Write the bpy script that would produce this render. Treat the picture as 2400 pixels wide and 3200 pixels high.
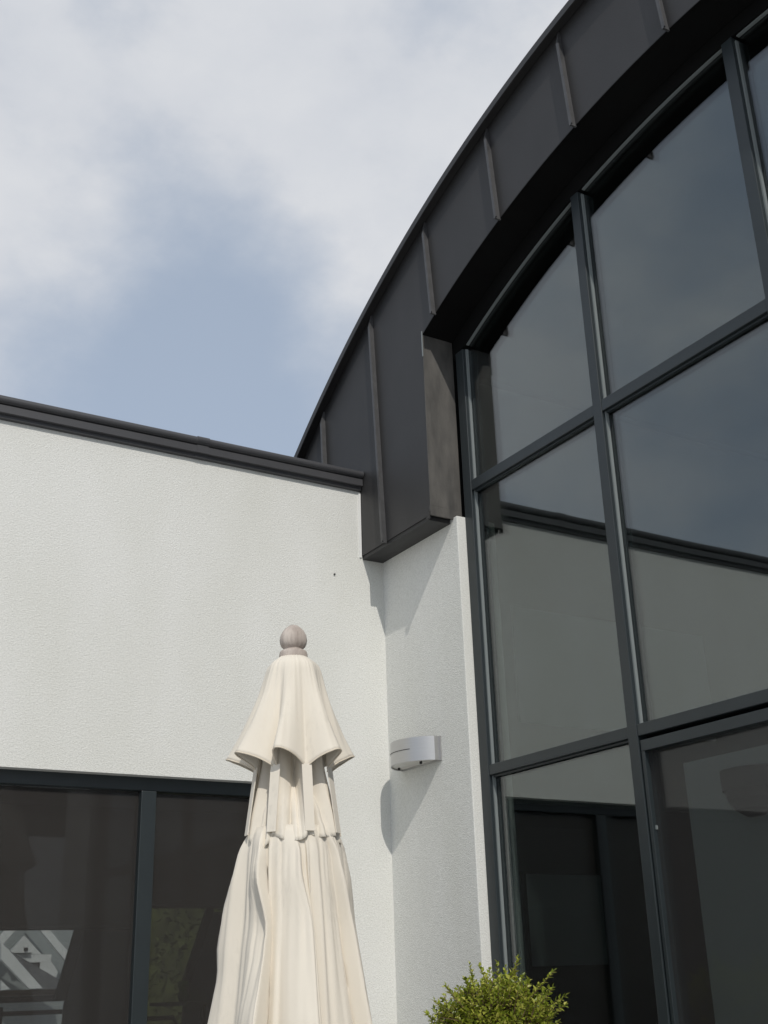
import bpy, bmesh, math, random
from mathutils import Vector, Matrix, noise as mnoise
random.seed(11)
SC = bpy.context.scene
for o in list(bpy.data.objects):
    bpy.data.objects.remove(o)
PI = math.pi

# ---------------------------------------------------------------- units
K = 1.45          # one survey unit in metres
GZ = 0.6          # survey height of the ground
def W(x, y, z):
    return Vector((x * K, y * K, (z - GZ) * K))

# ---------------------------------------------------------------- camera
cam_d = bpy.data.cameras.new('camera')
cam = bpy.data.objects.new('camera', cam_d)
SC.collection.objects.link(cam)
right = Vector((0.85777936, -0.5131683, -0.02954439))
down = Vector((0.1668347, 0.33231456, -0.92829587))
fwd = Vector((0.48619004, 0.791344, 0.37066685))
m = Matrix((right, -down, -fwd)).transposed().to_4x4()
m.translation = W(-1.877, -3.072, 1.6)
cam.matrix_world = m
cam_d.sensor_fit = 'VERTICAL'
cam_d.sensor_height = 36.0
cam_d.lens = 3639.0 / 3200.0 * 36.0
cam_d.clip_start = 0.05
cam_d.clip_end = 3000
SC.camera = cam

# ---------------------------------------------------------------- sun and sky
SUN = Vector((0.31, 1.0, -1.0)).normalized()      # direction the light travels
ld = bpy.data.lights.new('sun', 'SUN')
ld.energy = 3.0
ld.angle = math.radians(0.55)
ld.color = (1.0, 0.955, 0.885)
lo = bpy.data.objects.new('sun', ld)
SC.collection.objects.link(lo)
lo.rotation_euler = SUN.to_track_quat('-Z', 'Y').to_euler()
lo.location = W(-3, -8, 12)

world = bpy.data.worlds.new('World')
SC.world = world
world.use_nodes = True
nt = world.node_tree
N = nt.nodes
Lk = nt.links
N.clear()
def nd(tree, t, **kw):
    n = tree.nodes.new(t)
    for k, v in kw.items():
        setattr(n, k, v)
    return n
out = nd(nt, 'ShaderNodeOutputWorld')
bg = nd(nt, 'ShaderNodeBackground')
bg.inputs['Strength'].default_value = 0.15
sky = nd(nt, 'ShaderNodeTexSky', sky_type='NISHITA')
sky.sun_disc = False
sky.sun_elevation = math.asin(-SUN.z)
sky.sun_rotation = math.atan2(-SUN.x, -SUN.y)
sky.air_density = 1.0
sky.dust_density = 0.6
tc = nd(nt, 'ShaderNodeTexCoord')
def wmath(op, a, b=None, clamp=False):
    n = nd(nt, 'ShaderNodeMath', operation=op, use_clamp=clamp)
    for i, v in enumerate((a, b)):
        if v is None:
            continue
        if isinstance(v, (int, float)):
            n.inputs[i].default_value = v
        else:
            Lk.new(v, n.inputs[i])
    return n.outputs[0]
# clouds: soft noise over the direction of view, flattened towards the horizon
mp = nd(nt, 'ShaderNodeMapping')
mp.inputs['Scale'].default_value = (1.0, 1.0, 1.5)
mp.inputs['Location'].default_value = (3.1, 1.7, 0.4)
Lk.new(tc.outputs['Generated'], mp.inputs['Vector'])
n1 = nd(nt, 'ShaderNodeTexNoise')
n1.inputs['Scale'].default_value = 3.2
n1.inputs['Detail'].default_value = 5.0
n1.inputs['Roughness'].default_value = 0.46
n1.inputs['Distortion'].default_value = 0.35
Lk.new(mp.outputs[0], n1.inputs['Vector'])
n2 = nd(nt, 'ShaderNodeTexNoise')
n2.inputs['Scale'].default_value = 7.0
n2.inputs['Detail'].default_value = 6.0
n2.inputs['Roughness'].default_value = 0.56
Lk.new(mp.outputs[0], n2.inputs['Vector'])
cover = wmath('ADD', wmath('MULTIPLY', wmath('SUBTRACT', n1.outputs['Fac'], 0.5), 1.9),
              wmath('MULTIPLY', wmath('SUBTRACT', n2.outputs['Fac'], 0.5), 1.1))
def dir_of(u, v):
    d = right * ((u - 1200) / 3639) + down * ((v - 1600) / 3639) + fwd
    return d.normalized()
# cloud banks (+) and openings (-): direction, angular radius in degrees, amount
BANKS = [(dir_of(250, 300), 9, 0.42), (dir_of(1250, 250), 9, 0.40), (dir_of(1150, 620), 5, 0.22),
         (dir_of(100, 650), 7, 0.26), (dir_of(650, 520), 3.0, -0.22), (dir_of(720, 740), 4.0, -0.36),
         (dir_of(800, 1000), 5.0, -0.24), (dir_of(420, 900), 6.0, -0.24), (dir_of(1150, 900), 4.5, 0.12), (dir_of(420, 30), 2.2, -0.32),
         (dir_of(1480, 20), 3.0, -0.2), (dir_of(700, 1280), 5, -0.10), (dir_of(200, 1080), 6, -0.22)]
for d, rad, amt in BANKS:
    vm = nd(nt, 'ShaderNodeVectorMath', operation='DOT_PRODUCT')
    Lk.new(tc.outputs['Generated'], vm.inputs[0])
    vm.inputs[1].default_value = d
    mr = nd(nt, 'ShaderNodeMapRange', interpolation_type='SMOOTHSTEP')
    mr.inputs['From Min'].default_value = math.cos(math.radians(rad * 1.7))
    mr.inputs['From Max'].default_value = 1.0
    mr.inputs['To Min'].default_value = 0.0
    mr.inputs['To Max'].default_value = amt
    Lk.new(vm.outputs['Value'], mr.inputs['Value'])
    cover = wmath('ADD', cover, mr.outputs[0])
ramp = nd(nt, 'ShaderNodeMapRange', interpolation_type='SMOOTHSTEP')
ramp.inputs['From Min'].default_value = -0.50
ramp.inputs['From Max'].default_value = 0.60
ramp.inputs['To Min'].default_value = 0.66
ramp.inputs['To Max'].default_value = 0.97
Lk.new(cover, ramp.inputs['Value'])
shade = nd(nt, 'ShaderNodeMix', data_type='RGBA')
Lk.new(n2.outputs['Fac'], shade.inputs['Factor'])
shade.inputs['A'].default_value = (4.85, 5.15, 5.7, 1)
shade.inputs['B'].default_value = (6.8, 6.85, 6.95, 1)
veil = nd(nt, 'ShaderNodeMix', data_type='RGBA')
veil.inputs['A'].default_value = (4.15, 4.75, 5.6, 1)      # thin high haze over the blue
vf = nd(nt, 'ShaderNodeMapRange')
vf.inputs['From Min'].default_value = 0.66
vf.inputs['From Max'].default_value = 0.95
Lk.new(ramp.outputs[0], vf.inputs['Value'])
Lk.new(vf.outputs[0], veil.inputs['Factor'])
Lk.new(shade.outputs['Result'], veil.inputs['B'])
mx = nd(nt, 'ShaderNodeMix', data_type='RGBA')
Lk.new(ramp.outputs[0], mx.inputs['Factor'])
Lk.new(sky.outputs[0], mx.inputs['A'])
Lk.new(veil.outputs['Result'], mx.inputs['B'])
Lk.new(mx.outputs['Result'], bg.inputs['Color'])
Lk.new(bg.outputs[0], out.inputs['Surface'])

SC.view_settings.view_transform = 'Standard'
SC.view_settings.look = 'None'
SC.view_settings.gamma = 1.0
SC.view_settings.use_curve_mapping = False
SC.view_settings.exposure = -0.36
SC.render.engine = 'CYCLES'
cy = SC.cycles
cy.max_bounces = 10
cy.diffuse_bounces = 4
cy.glossy_bounces = 6
cy.transparent_max_bounces = 24
cy.transmission_bounces = 6
cy.caustics_reflective = True
cy.caustics_refractive = False
cy.blur_glossy = 1.0
cy.sample_clamp_indirect = 6.0
cy.use_denoising = True

# ---------------------------------------------------------------- materials
def mat(name, col, rough=0.6, metal=0.0, var=0.0, vscale=4.0, bump=0.0, bscale=60.0, bdetail=3.0,
        spec=0.5, stretch=(1, 1, 1), col2=None, bdist=0.01, sheen=0.0):
    mt = bpy.data.materials.new(name)
    mt.use_nodes = True
    t = mt.node_tree
    b = t.nodes['Principled BSDF']
    b.inputs['Roughness'].default_value = rough
    b.inputs['Metallic'].default_value = metal
    b.inputs['Specular IOR Level'].default_value = spec
    if sheen:
        b.inputs['Sheen Weight'].default_value = sheen
    c = t.nodes.new('ShaderNodeTexCoord')
    mpn = t.nodes.new('ShaderNodeMapping')
    mpn.inputs['Scale'].default_value = stretch
    t.links.new(c.outputs['Object'], mpn.inputs['Vector'])
    if var > 0 or col2:
        nz = t.nodes.new('ShaderNodeTexNoise')
        nz.inputs['Scale'].default_value = vscale
        nz.inputs['Detail'].default_value = 6
        nz.inputs['Roughness'].default_value = 0.6
        t.links.new(mpn.outputs[0], nz.inputs['Vector'])
        rp = t.nodes.new('ShaderNodeValToRGB')
        rp.color_ramp.elements[0].position = 0.3
        rp.color_ramp.elements[1].position = 0.72
        a = col2 if col2 else [x * (1 - var) for x in col]
        z = col if col2 else [min(1, x * (1 + var)) for x in col]
        rp.color_ramp.elements[0].color = (*a, 1)
        rp.color_ramp.elements[1].color = (*z, 1)
        t.links.new(nz.outputs['Fac'], rp.inputs['Fac'])
        t.links.new(rp.outputs['Color'], b.inputs['Base Color'])
    else:
        b.inputs['Base Color'].default_value = (*col, 1)
    if bump > 0:
        nb = t.nodes.new('ShaderNodeTexNoise')
        nb.inputs['Scale'].default_value = bscale
        nb.inputs['Detail'].default_value = bdetail
        nb.inputs['Roughness'].default_value = 0.65
        t.links.new(mpn.outputs[0], nb.inputs['Vector'])
        bp = t.nodes.new('ShaderNodeBump')
        bp.inputs['Strength'].default_value = bump
        bp.inputs['Distance'].default_value = bdist
        t.links.new(nb.outputs['Fac'], bp.inputs['Height'])
        t.links.new(bp.outputs[0], b.inputs['Normal'])
    return mt

def buckle(mt, scale=2.2, dist=0.012):
    t = mt.node_tree
    b = t.nodes['Principled BSDF']
    c = t.nodes.new('ShaderNodeTexCoord')
    nz = t.nodes.new('ShaderNodeTexNoise')
    nz.inputs['Scale'].default_value = scale
    nz.inputs['Detail'].default_value = 2
    t.links.new(c.outputs['Object'], nz.inputs['Vector'])
    bp = t.nodes.new('ShaderNodeBump')
    bp.inputs['Strength'].default_value = 0.6
    bp.inputs['Distance'].default_value = dist
    t.links.new(nz.outputs['Fac'], bp.inputs['Height'])
    if b.inputs['Normal'].is_linked:
        t.links.new(b.inputs['Normal'].links[0].from_socket, bp.inputs['Normal'])
    t.links.new(bp.outputs[0], b.inputs['Normal'])
def render_mat(name, col):
    """white textured render: coarse stipple, fine grain, faint soiling"""
    mt = mat(name, col, rough=0.92, bump=0.0, spec=0.2)
    t = mt.node_tree
    b = t.nodes['Principled BSDF']
    c = t.nodes.new('ShaderNodeTexCoord')
    v = t.nodes.new('ShaderNodeTexVoronoi')
    v.inputs['Scale'].default_value = 210
    nz = t.nodes.new('ShaderNodeTexNoise')
    nz.inputs['Scale'].default_value = 150
    nz.inputs['Detail'].default_value = 4
    nz.inputs['Roughness'].default_value = 0.7
    soil = t.nodes.new('ShaderNodeTexNoise')
    soil.inputs['Scale'].default_value = 1.6
    soil.inputs['Detail'].default_value = 7
    mpn = t.nodes.new('ShaderNodeMapping')
    mpn.inputs['Scale'].default_value = (1.6, 1.6, 0.7)
    t.links.new(c.outputs['Object'], mpn.inputs[0])
    for x in (v, nz):
        t.links.new(c.outputs['Object'], x.inputs['Vector'])
    t.links.new(mpn.outputs[0], soil.inputs['Vector'])
    ad = t.nodes.new('ShaderNodeMath')
    ad.operation = 'ADD'
    t.links.new(v.outputs['Distance'], ad.inputs[0])
    t.links.new(nz.outputs['Fac'], ad.inputs[1])
    bp = t.nodes.new('ShaderNodeBump')
    bp.inputs['Strength'].default_value = 0.32
    bp.inputs['Distance'].default_value = 0.006
    t.links.new(ad.outputs[0], bp.inputs['Height'])
    t.links.new(bp.outputs[0], b.inputs['Normal'])
    rp = t.nodes.new('ShaderNodeValToRGB')
    rp.color_ramp.elements[0].position = 0.33
    rp.color_ramp.elements[1].position = 0.66
    rp.color_ramp.elements[0].color = (col[0] * 0.93, col[1] * 0.93, col[2] * 0.91, 1)
    rp.color_ramp.elements[1].color = (*col, 1)
    t.links.new(soil.outputs['Fac'], rp.inputs['Fac'])
    # grain of the aggregate
    rp2 = t.nodes.new('ShaderNodeValToRGB')
    rp2.color_ramp.elements[0].position = 0.30
    rp2.color_ramp.elements[1].position = 0.62
    rp2.color_ramp.elements[0].color = (0.82, 0.82, 0.81, 1)
    rp2.color_ramp.elements[1].color = (1, 1, 1, 1)
    t.links.new(nz.outputs['Fac'], rp2.inputs['Fac'])
    mul = t.nodes.new('ShaderNodeMix')
    mul.data_type = 'RGBA'
    mul.blend_type = 'MULTIPLY'
    mul.inputs['Factor'].default_value = 1
    t.links.new(rp.outputs[0], mul.inputs['A'])
    t.links.new(rp2.outputs[0], mul.inputs['B'])
    t.links.new(mul.outputs['Result'], b.inputs['Base Color'])
    return mt

def glass_mat(name, tint, f0=0.085):
    mt = bpy.data.materials.new(name)
    mt.use_nodes = True
    t = mt.node_tree
    t.nodes.clear()
    o = t.nodes.new('ShaderNodeOutputMaterial')
    tr = t.nodes.new('ShaderNodeBsdfTransparent')
    tr.inputs['Color'].default_value = (*tint, 1)
    gl = t.nodes.new('ShaderNodeBsdfGlossy')
    gl.inputs['Roughness'].default_value = 0.0
    gl.inputs['Color'].default_value = (0.96, 0.98, 1.0, 1)
    co = t.nodes.new('ShaderNodeTexCoord')
    wn = t.nodes.new('ShaderNodeTexNoise')
    wn.inputs['Scale'].default_value = 1.7
    wn.inputs['Detail'].default_value = 1.0
    t.links.new(co.outputs['Object'], wn.inputs['Vector'])
    wb = t.nodes.new('ShaderNodeBump')
    wb.inputs['Strength'].default_value = 0.10
    wb.inputs['Distance'].default_value = 0.006
    t.links.new(wn.outputs['Fac'], wb.inputs['Height'])
    t.links.new(wb.outputs[0], gl.inputs['Normal'])
    lw = t.nodes.new('ShaderNodeLayerWeight')
    lw.inputs['Blend'].default_value = 0.5
    pw = t.nodes.new('ShaderNodeMath')
    pw.operation = 'POWER'
    pw.inputs[1].default_value = 5.0
    t.links.new(lw.outputs['Facing'], pw.inputs[0])
    ma = t.nodes.new('ShaderNodeMath')
    ma.operation = 'MULTIPLY_ADD'
    ma.inputs[1].default_value = 1 - f0
    ma.inputs[2].default_value = f0
    t.links.new(pw.outputs[0], ma.inputs[0])
    mi = t.nodes.new('ShaderNodeMixShader')
    t.links.new(ma.outputs[0], mi.inputs[0])
    t.links.new(tr.outputs[0], mi.inputs[1])
    t.links.new(gl.outputs[0], mi.inputs[2])
    t.links.new(mi.outputs[0], o.inputs['Surface'])
    return mt

def mesh_screen_mat(name, col, cover):
    """woven insect screen: threads with open holes between them"""
    mt = bpy.data.materials.new(name)
    mt.use_nodes = True
    t = mt.node_tree
    b = t.nodes['Principled BSDF']
    b.inputs['Base Color'].default_value = (*col, 1)
    b.inputs['Roughness'].default_value = 0.8
    b.inputs['Alpha'].default_value = cover
    return mt

M = {}
M['render'] = render_mat('white_render', (0.80, 0.80, 0.77))
M['metal'] = mat('dark_zinc', (0.036, 0.035, 0.0355), rough=0.52, var=0.16, vscale=3.0, bump=0.10, bscale=220, spec=0.4, stretch=(1, 1, 0.5))
buckle(M['metal'])
M['metal_edge'] = mat('dark_zinc_edge', (0.060, 0.060, 0.062), rough=0.42, var=0.2, vscale=20, spec=0.6)
M['weathered'] = mat('weathered_zinc', (0.125, 0.117, 0.106), rough=0.6, col2=(0.050, 0.048, 0.045), vscale=7, bump=0.12, bscale=140, stretch=(2.2, 2.2, 0.6))
M['soffit'] = mat('black_soffit', (0.007, 0.007, 0.007), rough=0.8, var=0.2, spec=0.1)
M['coping'] = mat('coping_metal', (0.050, 0.050, 0.054), rough=0.45, var=0.14, vscale=5, bump=0.05, bscale=200, stretch=(0.4, 1, 1))
M['frame'] = mat('slate_grey_frame', (0.021, 0.028, 0.031), rough=0.42, var=0.08, vscale=8)
M['gasket'] = mat('grey_gasket', (0.20, 0.22, 0.22), rough=0.35)
M['glass'] = glass_mat('window_glass', (0.90, 0.93, 0.92))
M['tint'] = glass_mat('solar_glass', (0.80, 0.83, 0.82))
M['screen'] = mesh_screen_mat('brown_insect_screen', (0.034, 0.030, 0.027), 0.42)
M['door_screen'] = mesh_screen_mat('fine_insect_screen', (0.034, 0.031, 0.029), 0.26)
M['blind'] = mat('brown_blind', (0.030, 0.027, 0.025), rough=0.9, var=0.1, vscale=30)
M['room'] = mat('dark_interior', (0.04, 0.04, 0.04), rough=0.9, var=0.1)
M['white_in'] = mat('pale_interior', (0.62, 0.63, 0.63), rough=0.9, var=0.03)
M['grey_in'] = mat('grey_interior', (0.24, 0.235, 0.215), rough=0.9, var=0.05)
M['canvas'] = mat('cream_canvas', (0.735, 0.68, 0.585), rough=0.9, var=0.045, vscale=1.6, bump=0.10, bscale=420, spec=0.15, bdist=0.004, sheen=0.15)
M['hem'] = mat('cream_hem', (0.70, 0.62, 0.50), rough=0.9)
M['wood'] = mat('weathered_teak', (0.60, 0.53, 0.47), rough=0.7, col2=(0.33, 0.275, 0.24), vscale=14, bump=0.25, bscale=60, stretch=(3, 3, 0.35))
M['alu'] = mat('satin_aluminium', (0.52, 0.515, 0.51), rough=0.36, metal=0.85, var=0.03, vscale=60, stretch=(0.2, 0.2, 4))
M['opal'] = mat('opal_diffuser', (0.72, 0.70, 0.66), rough=0.4)
M['dark'] = mat('dark_slot', (0.03, 0.03, 0.03), rough=0.6)
M['twig'] = mat('brown_twig', (0.13, 0.085, 0.05), rough=0.9, var=0.2)
M['timber'] = mat('warm_timber', (0.30, 0.21, 0.12), rough=0.6, var=0.25, vscale=8, stretch=(0.3, 3, 3))
M['dark_timber'] = mat('dark_timber', (0.045, 0.038, 0.032), rough=0.6, var=0.2)
M['curtain'] = mat('grey_curtain', (0.34, 0.36, 0.37), rough=0.95, var=0.08)
M['green'] = mat('green_glaze', (0.03, 0.30, 0.06), rough=0.25)
M['board'] = mat('white_bargeboard', (0.80, 0.80, 0.78), rough=0.7)
M['house_wall'] = mat('pale_grey_wall', (0.33, 0.36, 0.36), rough=0.9, var=0.05)
M['slate'] = mat('slate_roof', (0.12, 0.125, 0.13), rough=0.8, var=0.2, vscale=6)
M['terracotta'] = mat('terracotta', (0.36, 0.17, 0.10), rough=0.8, var=0.15)
M['soil'] = mat('potting_soil', (0.05, 0.035, 0.025), rough=1.0, bump=0.6, bscale=60)
M['paving'] = mat('pale_patio_paving', (0.365, 0.37, 0.37), rough=0.9, var=0.12, vscale=1.3, bump=0.2, bscale=40)
M['iron'] = mat('black_iron', (0.02, 0.02, 0.02), rough=0.5)

def mould(mt):
    # grey-green mildew speckle, patchy, as on cloth left out all year
    t = mt.node_tree
    b = t.nodes['Principled BSDF']
    c = t.nodes.new('ShaderNodeTexCoord')
    n_a = t.nodes.new('ShaderNodeTexNoise')
    n_a.inputs['Scale'].default_value = 7.0
    n_b = t.nodes.new('ShaderNodeTexNoise')
    n_b.inputs['Scale'].default_value = 90.0
    n_b.inputs['Detail'].default_value = 5
    mpn = t.nodes.new('ShaderNodeMapping')
    mpn.inputs['Scale'].default_value = (1, 1, 0.45)
    t.links.new(c.outputs['Object'], mpn.inputs[0])
    for n_ in (n_a, n_b):
        t.links.new(mpn.outputs[0], n_.inputs['Vector'])
    ra = t.nodes.new('ShaderNodeMapRange')
    ra.inputs['From Min'].default_value = 0.55
    ra.inputs['From Max'].default_value = 0.75
    t.links.new(n_a.outputs['Fac'], ra.inputs['Value'])
    rb = t.nodes.new('ShaderNodeMapRange')
    rb.inputs['From Min'].default_value = 0.50
    rb.inputs['From Max'].default_value = 0.68
    t.links.new(n_b.outputs['Fac'], rb.inputs['Value'])
    mm = t.nodes.new('ShaderNodeMath')
    mm.operation = 'MULTIPLY'
    t.links.new(ra.outputs[0], mm.inputs[0])
    t.links.new(rb.outputs[0], mm.inputs[1])
    sc_ = t.nodes.new('ShaderNodeMath')
    sc_.operation = 'MULTIPLY'
    sc_.inputs[1].default_value = 0.20
    t.links.new(mm.outputs[0], sc_.inputs[0])
    mx_ = t.nodes.new('ShaderNodeMix')
    mx_.data_type = 'RGBA'
    t.links.new(sc_.outputs[0], mx_.inputs['Factor'])
    t.links.new(b.inputs['Base Color'].links[0].from_socket, mx_.inputs['A'])
    mx_.inputs['B'].default_value = (0.30, 0.28, 0.24, 1)
    t.links.new(mx_.outputs['Result'], b.inputs['Base Color'])
mould(M['canvas'])
def leaf_mat():
    mt = bpy.data.materials.new('privet_leaf')
    mt.use_nodes = True
    t = mt.node_tree
    b = t.nodes['Principled BSDF']
    b.inputs['Roughness'].default_value = 0.42
    g = t.nodes.new('ShaderNodeNewGeometry')
    rp = t.nodes.new('ShaderNodeValToRGB')
    e = rp.color_ramp.elements
    e[0].position, e[0].color = 0.0, (0.15, 0.20, 0.02, 1)
    e[1].position, e[1].color = 1.0, (0.60, 0.58, 0.13, 1)
    x = e.new(0.55)
    x.color = (0.38, 0.44, 0.05, 1)
    t.links.new(g.outputs['Random Per Island'], rp.inputs['Fac'])
    t.links.new(rp.outputs['Color'], b.inputs['Base Color'])
    tl = t.nodes.new('ShaderNodeBsdfTranslucent')
    t.links.new(rp.outputs['Color'], tl.inputs['Color'])
    mi = t.nodes.new('ShaderNodeMixShader')
    mi.inputs[0].default_value = 0.35
    t.links.new(b.outputs[0], mi.inputs[1])
    t.links.new(tl.outputs[0], mi.inputs[2])
    t.links.new(mi.outputs[0], t.nodes['Material Output'].inputs['Surface'])
    return mt
M['leaf'] = leaf_mat()
M['hedge'] = mat('hedge_leaf', (0.065, 0.08, 0.02), rough=0.8, var=0.5, vscale=3)

# ---------------------------------------------------------------- builders
ORG = {}
def root(name, label, cat, base, group=None):
    o = bpy.data.objects.new(name, None)
    SC.collection.objects.link(o)
    o.empty_display_size = 0.1
    o.location = W(*base)
    o['label'] = label
    o['category'] = cat
    if group:
        o['group'] = group
    ORG[o] = W(*base)
    return o

class MB:
    def __init__(s):
        s.v, s.f = [], []
    def add(s, vs, fs):
        n = len(s.v)
        s.v += [tuple(p) for p in vs]
        s.f += [tuple(i + n for i in f) for f in fs]
        return s
    def box(s, x0, x1, y0, y1, z0, z1):
        return s.add([(x0, y0, z0), (x1, y0, z0), (x1, y1, z0), (x0, y1, z0), (x0, y0, z1), (x1, y0, z1), (x1, y1, z1), (x0, y1, z1)],
                     [(0, 3, 2, 1), (4, 5, 6, 7), (0, 1, 5, 4), (1, 2, 6, 5), (2, 3, 7, 6), (3, 0, 4, 7)])
    def prism(s, poly, axis, a, b):
        """polygon in the two other axes, extruded along axis from a to b"""
        def P(p, t):
            return (t, p[0], p[1]) if axis == 'x' else ((p[0], t, p[1]) if axis == 'y' else (p[0], p[1], t))
        n = len(poly)
        vs = [P(p, a) for p in poly] + [P(p, b) for p in poly]
        fs = [tuple(range(n)), tuple(range(2 * n - 1, n - 1, -1))]
        fs += [(i, i + n, (i + 1) % n + n, (i + 1) % n) for i in range(n)]
        return s.add(vs, fs)
    def strip(s, A, B):
        """two rows of points, skinned"""
        n = len(A)
        return s.add(list(A) + list(B), [(i, i + 1, n + i + 1, n + i) for i in range(n - 1)])
    def lathe(s, prof, cx, cy, seg=32):
        n = len(prof)
        vs = [(cx + r * math.cos(2 * PI * k / seg), cy + r * math.sin(2 * PI * k / seg), z) for k in range(seg) for r, z in prof]
        fs = [(k * n + i, ((k + 1) % seg) * n + i, ((k + 1) % seg) * n + i + 1, k * n + i + 1) for k in range(seg) for i in range(n - 1)]
        return s.add(vs, fs)
    def tube(s, pts, r, seg=6, closed=False):
        pts = [Vector(p) for p in pts]
        n = len(pts)
        vs = []
        for i, p in enumerate(pts):
            a = pts[(i - 1) % n] if closed or i > 0 else p
            b = pts[(i + 1) % n] if closed or i < n - 1 else p
            d = (b - a).normalized()
            u = d.cross(Vector((0.13, 0.21, 1))).normalized()
            w = d.cross(u)
            rr = r[i] if isinstance(r, (list, tuple)) else r
            vs += [p + u * rr * math.cos(2 * PI * k / seg) + w * rr * math.sin(2 * PI * k / seg) for k in range(seg)]
        fs = []
        for i in range(n if closed else n - 1):
            j = (i + 1) % n
            fs += [(i * seg + k, i * seg + (k + 1) % seg, j * seg + (k + 1) % seg, j * seg + k) for k in range(seg)]
        if not closed:
            fs += [tuple(range(seg - 1, -1, -1)), tuple((n - 1) * seg + k for k in range(seg))]
        return s.add(vs, fs)
    def build(s, name, material, parent=None, smooth=False, bevel=0.0, kind=None, fix=True, solid=0.0, auto=None):
        me = bpy.data.meshes.new(name)
        org = ORG.get(parent, Vector((0, 0, 0))) if parent else Vector((0, 0, 0))
        me.from_pydata([tuple(W(*p) - org) for p in s.v], [], s.f)
        if fix:
            b = bmesh.new()
            b.from_mesh(me)
            bmesh.ops.recalc_face_normals(b, faces=b.faces)
            b.to_mesh(me)
            b.free()
        me.materials.append(M[material])
        if smooth:
            me.polygons.foreach_set('use_smooth', [True] * len(me.polygons))
            if auto:
                me.set_sharp_from_angle(angle=math.radians(auto))
        o = bpy.data.objects.new(name, me)
        SC.collection.objects.link(o)
        if parent:
            o.parent = parent
        ORG[o] = org
        if bevel:
            md = o.modifiers.new('edge', 'BEVEL')
            md.width = bevel
            md.segments = 2
            md.limit_method = 'ANGLE'
        if solid:
            md = o.modifiers.new('thickness', 'SOLIDIFY')
            md.thickness = solid
            md.offset = 0
        if kind:
            o['kind'] = kind
        return o
def B(*a):
    return MB().box(*a)

# survey ray -> point on the plane y = Y (or x = Y)
C0 = Vector((-1.877, -3.072, 1.6))
def at(u, v, Y, axis='y'):
    d = right * ((u - 1200) / 3639) + down * ((v - 1600) / 3639) + fwd
    t = (Y - C0.y) / d.y if axis == 'y' else (Y - C0.x) / d.x
    p = C0 + d * t
    return (p.x, p.z) if axis == 'y' else (p.y, p.z)

# ---------------------------------------------------------------- ground
MB().box(-60, 60, -60, 60, GZ - 0.2, GZ).build('ground', 'paving', kind='structure')

# ================================================================ low white wing
wing = root('rendered_wing', 'low white rendered wing with dark metal coping and a wide window behind the parasol', 'building', (-2.5, 0, GZ))
WX0, WX1, WH = -3.4, -0.335, 2.128       # window opening
wall = MB()
LX = -6.0
def quad(mb, x0, x1, z0, z1, y=0.0):
    mb.add([(x0, y, z0), (x1, y, z0), (x1, y, z1), (x0, y, z1)], [(0, 1, 2, 3)])
zs = [GZ, WH, 2.872, 3.105]
quad(wall, LX, WX0, GZ, WH); quad(wall, WX1, -0.081, GZ, WH)
quad(wall, -0.081, 0.0, GZ, WH); quad(wall, -0.081, 0.0, WH, 2.872)
quad(wall, LX, WX0, WH, 2.872); quad(wall, WX0, WX1, WH, 2.872); quad(wall, WX1, -0.081, WH, 2.872)
quad(wall, LX, -0.081, 2.872, 3.105)
wall.add([(WX1, 0, GZ), (WX1, 0.12, GZ), (WX1, 0.12, WH), (WX1, 0, WH)], [(0, 1, 2, 3)])
wall.add([(WX0, 0, GZ), (WX0, 0.12, GZ), (WX0, 0.12, WH), (WX0, 0, WH)], [(0, 1, 2, 3)])
wall.add([(WX0, 0, WH), (WX1, 0, WH), (WX1, 0.12, WH), (WX0, 0.12, WH)], [(0, 1, 2, 3)])
wall.add([(LX, 0, 3.105), (-0.081, 0, 3.105), (-0.081, 0.14, 3.105), (LX, 0.14, 3.105)], [(0, 1, 2, 3)])
quad(wall, LX, WX0, GZ, 3.105, 0.14); quad(wall, WX0, WX1, WH + 0.001, 3.105, 0.14); quad(wall, WX1, -0.081, GZ, 3.105, 0.14)
wall.build('wall', 'render', wing, fix=False)
B(-0.0885, -0.0812, -0.004, 0.05, 2.862, 3.088).build('stop_bead', 'board', wing)
sx_, sz_ = at(1044.5, 1795, 0)
MB().tube([(sx_, -0.004, sz_), (sx_, 0.004, sz_)], 0.003, 8).build('screw', 'dark', wing)

# coping: rolled top, fascia, drip lip
cop = MB()
prof = [(0.14, 3.158), (-0.010, 3.158)]
for k in range(9):
    a = PI / 2 + k * PI / 8 * 1.1
    prof.append((-0.021 + 0.0130 * math.cos(a), 3.1450 + 0.0130 * math.sin(a)))
prof += [(-0.021, 3.1305), (-0.024, 3.1290), (-0.024, 3.1065), (-0.013, 3.1045), (-0.013, 3.0945), (-0.001, 3.0925), (-0.001, 3.12), (0.14, 3.12)]
cop.prism(prof, 'x', LX, -0.0835)
cop.build('coping', 'coping', wing, smooth=True, auto=35)
jn = MB()
jn.prism([(y - 0.0015 if y < 0 else y, z + (0.0015 if z > 3.127 else 0)) for y, z in prof], 'x', -0.668, -0.630)
jn.build('coping_joint', 'coping', wing, smooth=True, auto=35)
# flat roof of the wing, behind the coping
B(LX, -0.09, 0.14, 4.2, 3.02, 3.10).build('flat_roof', 'soffit', wing)

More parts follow.
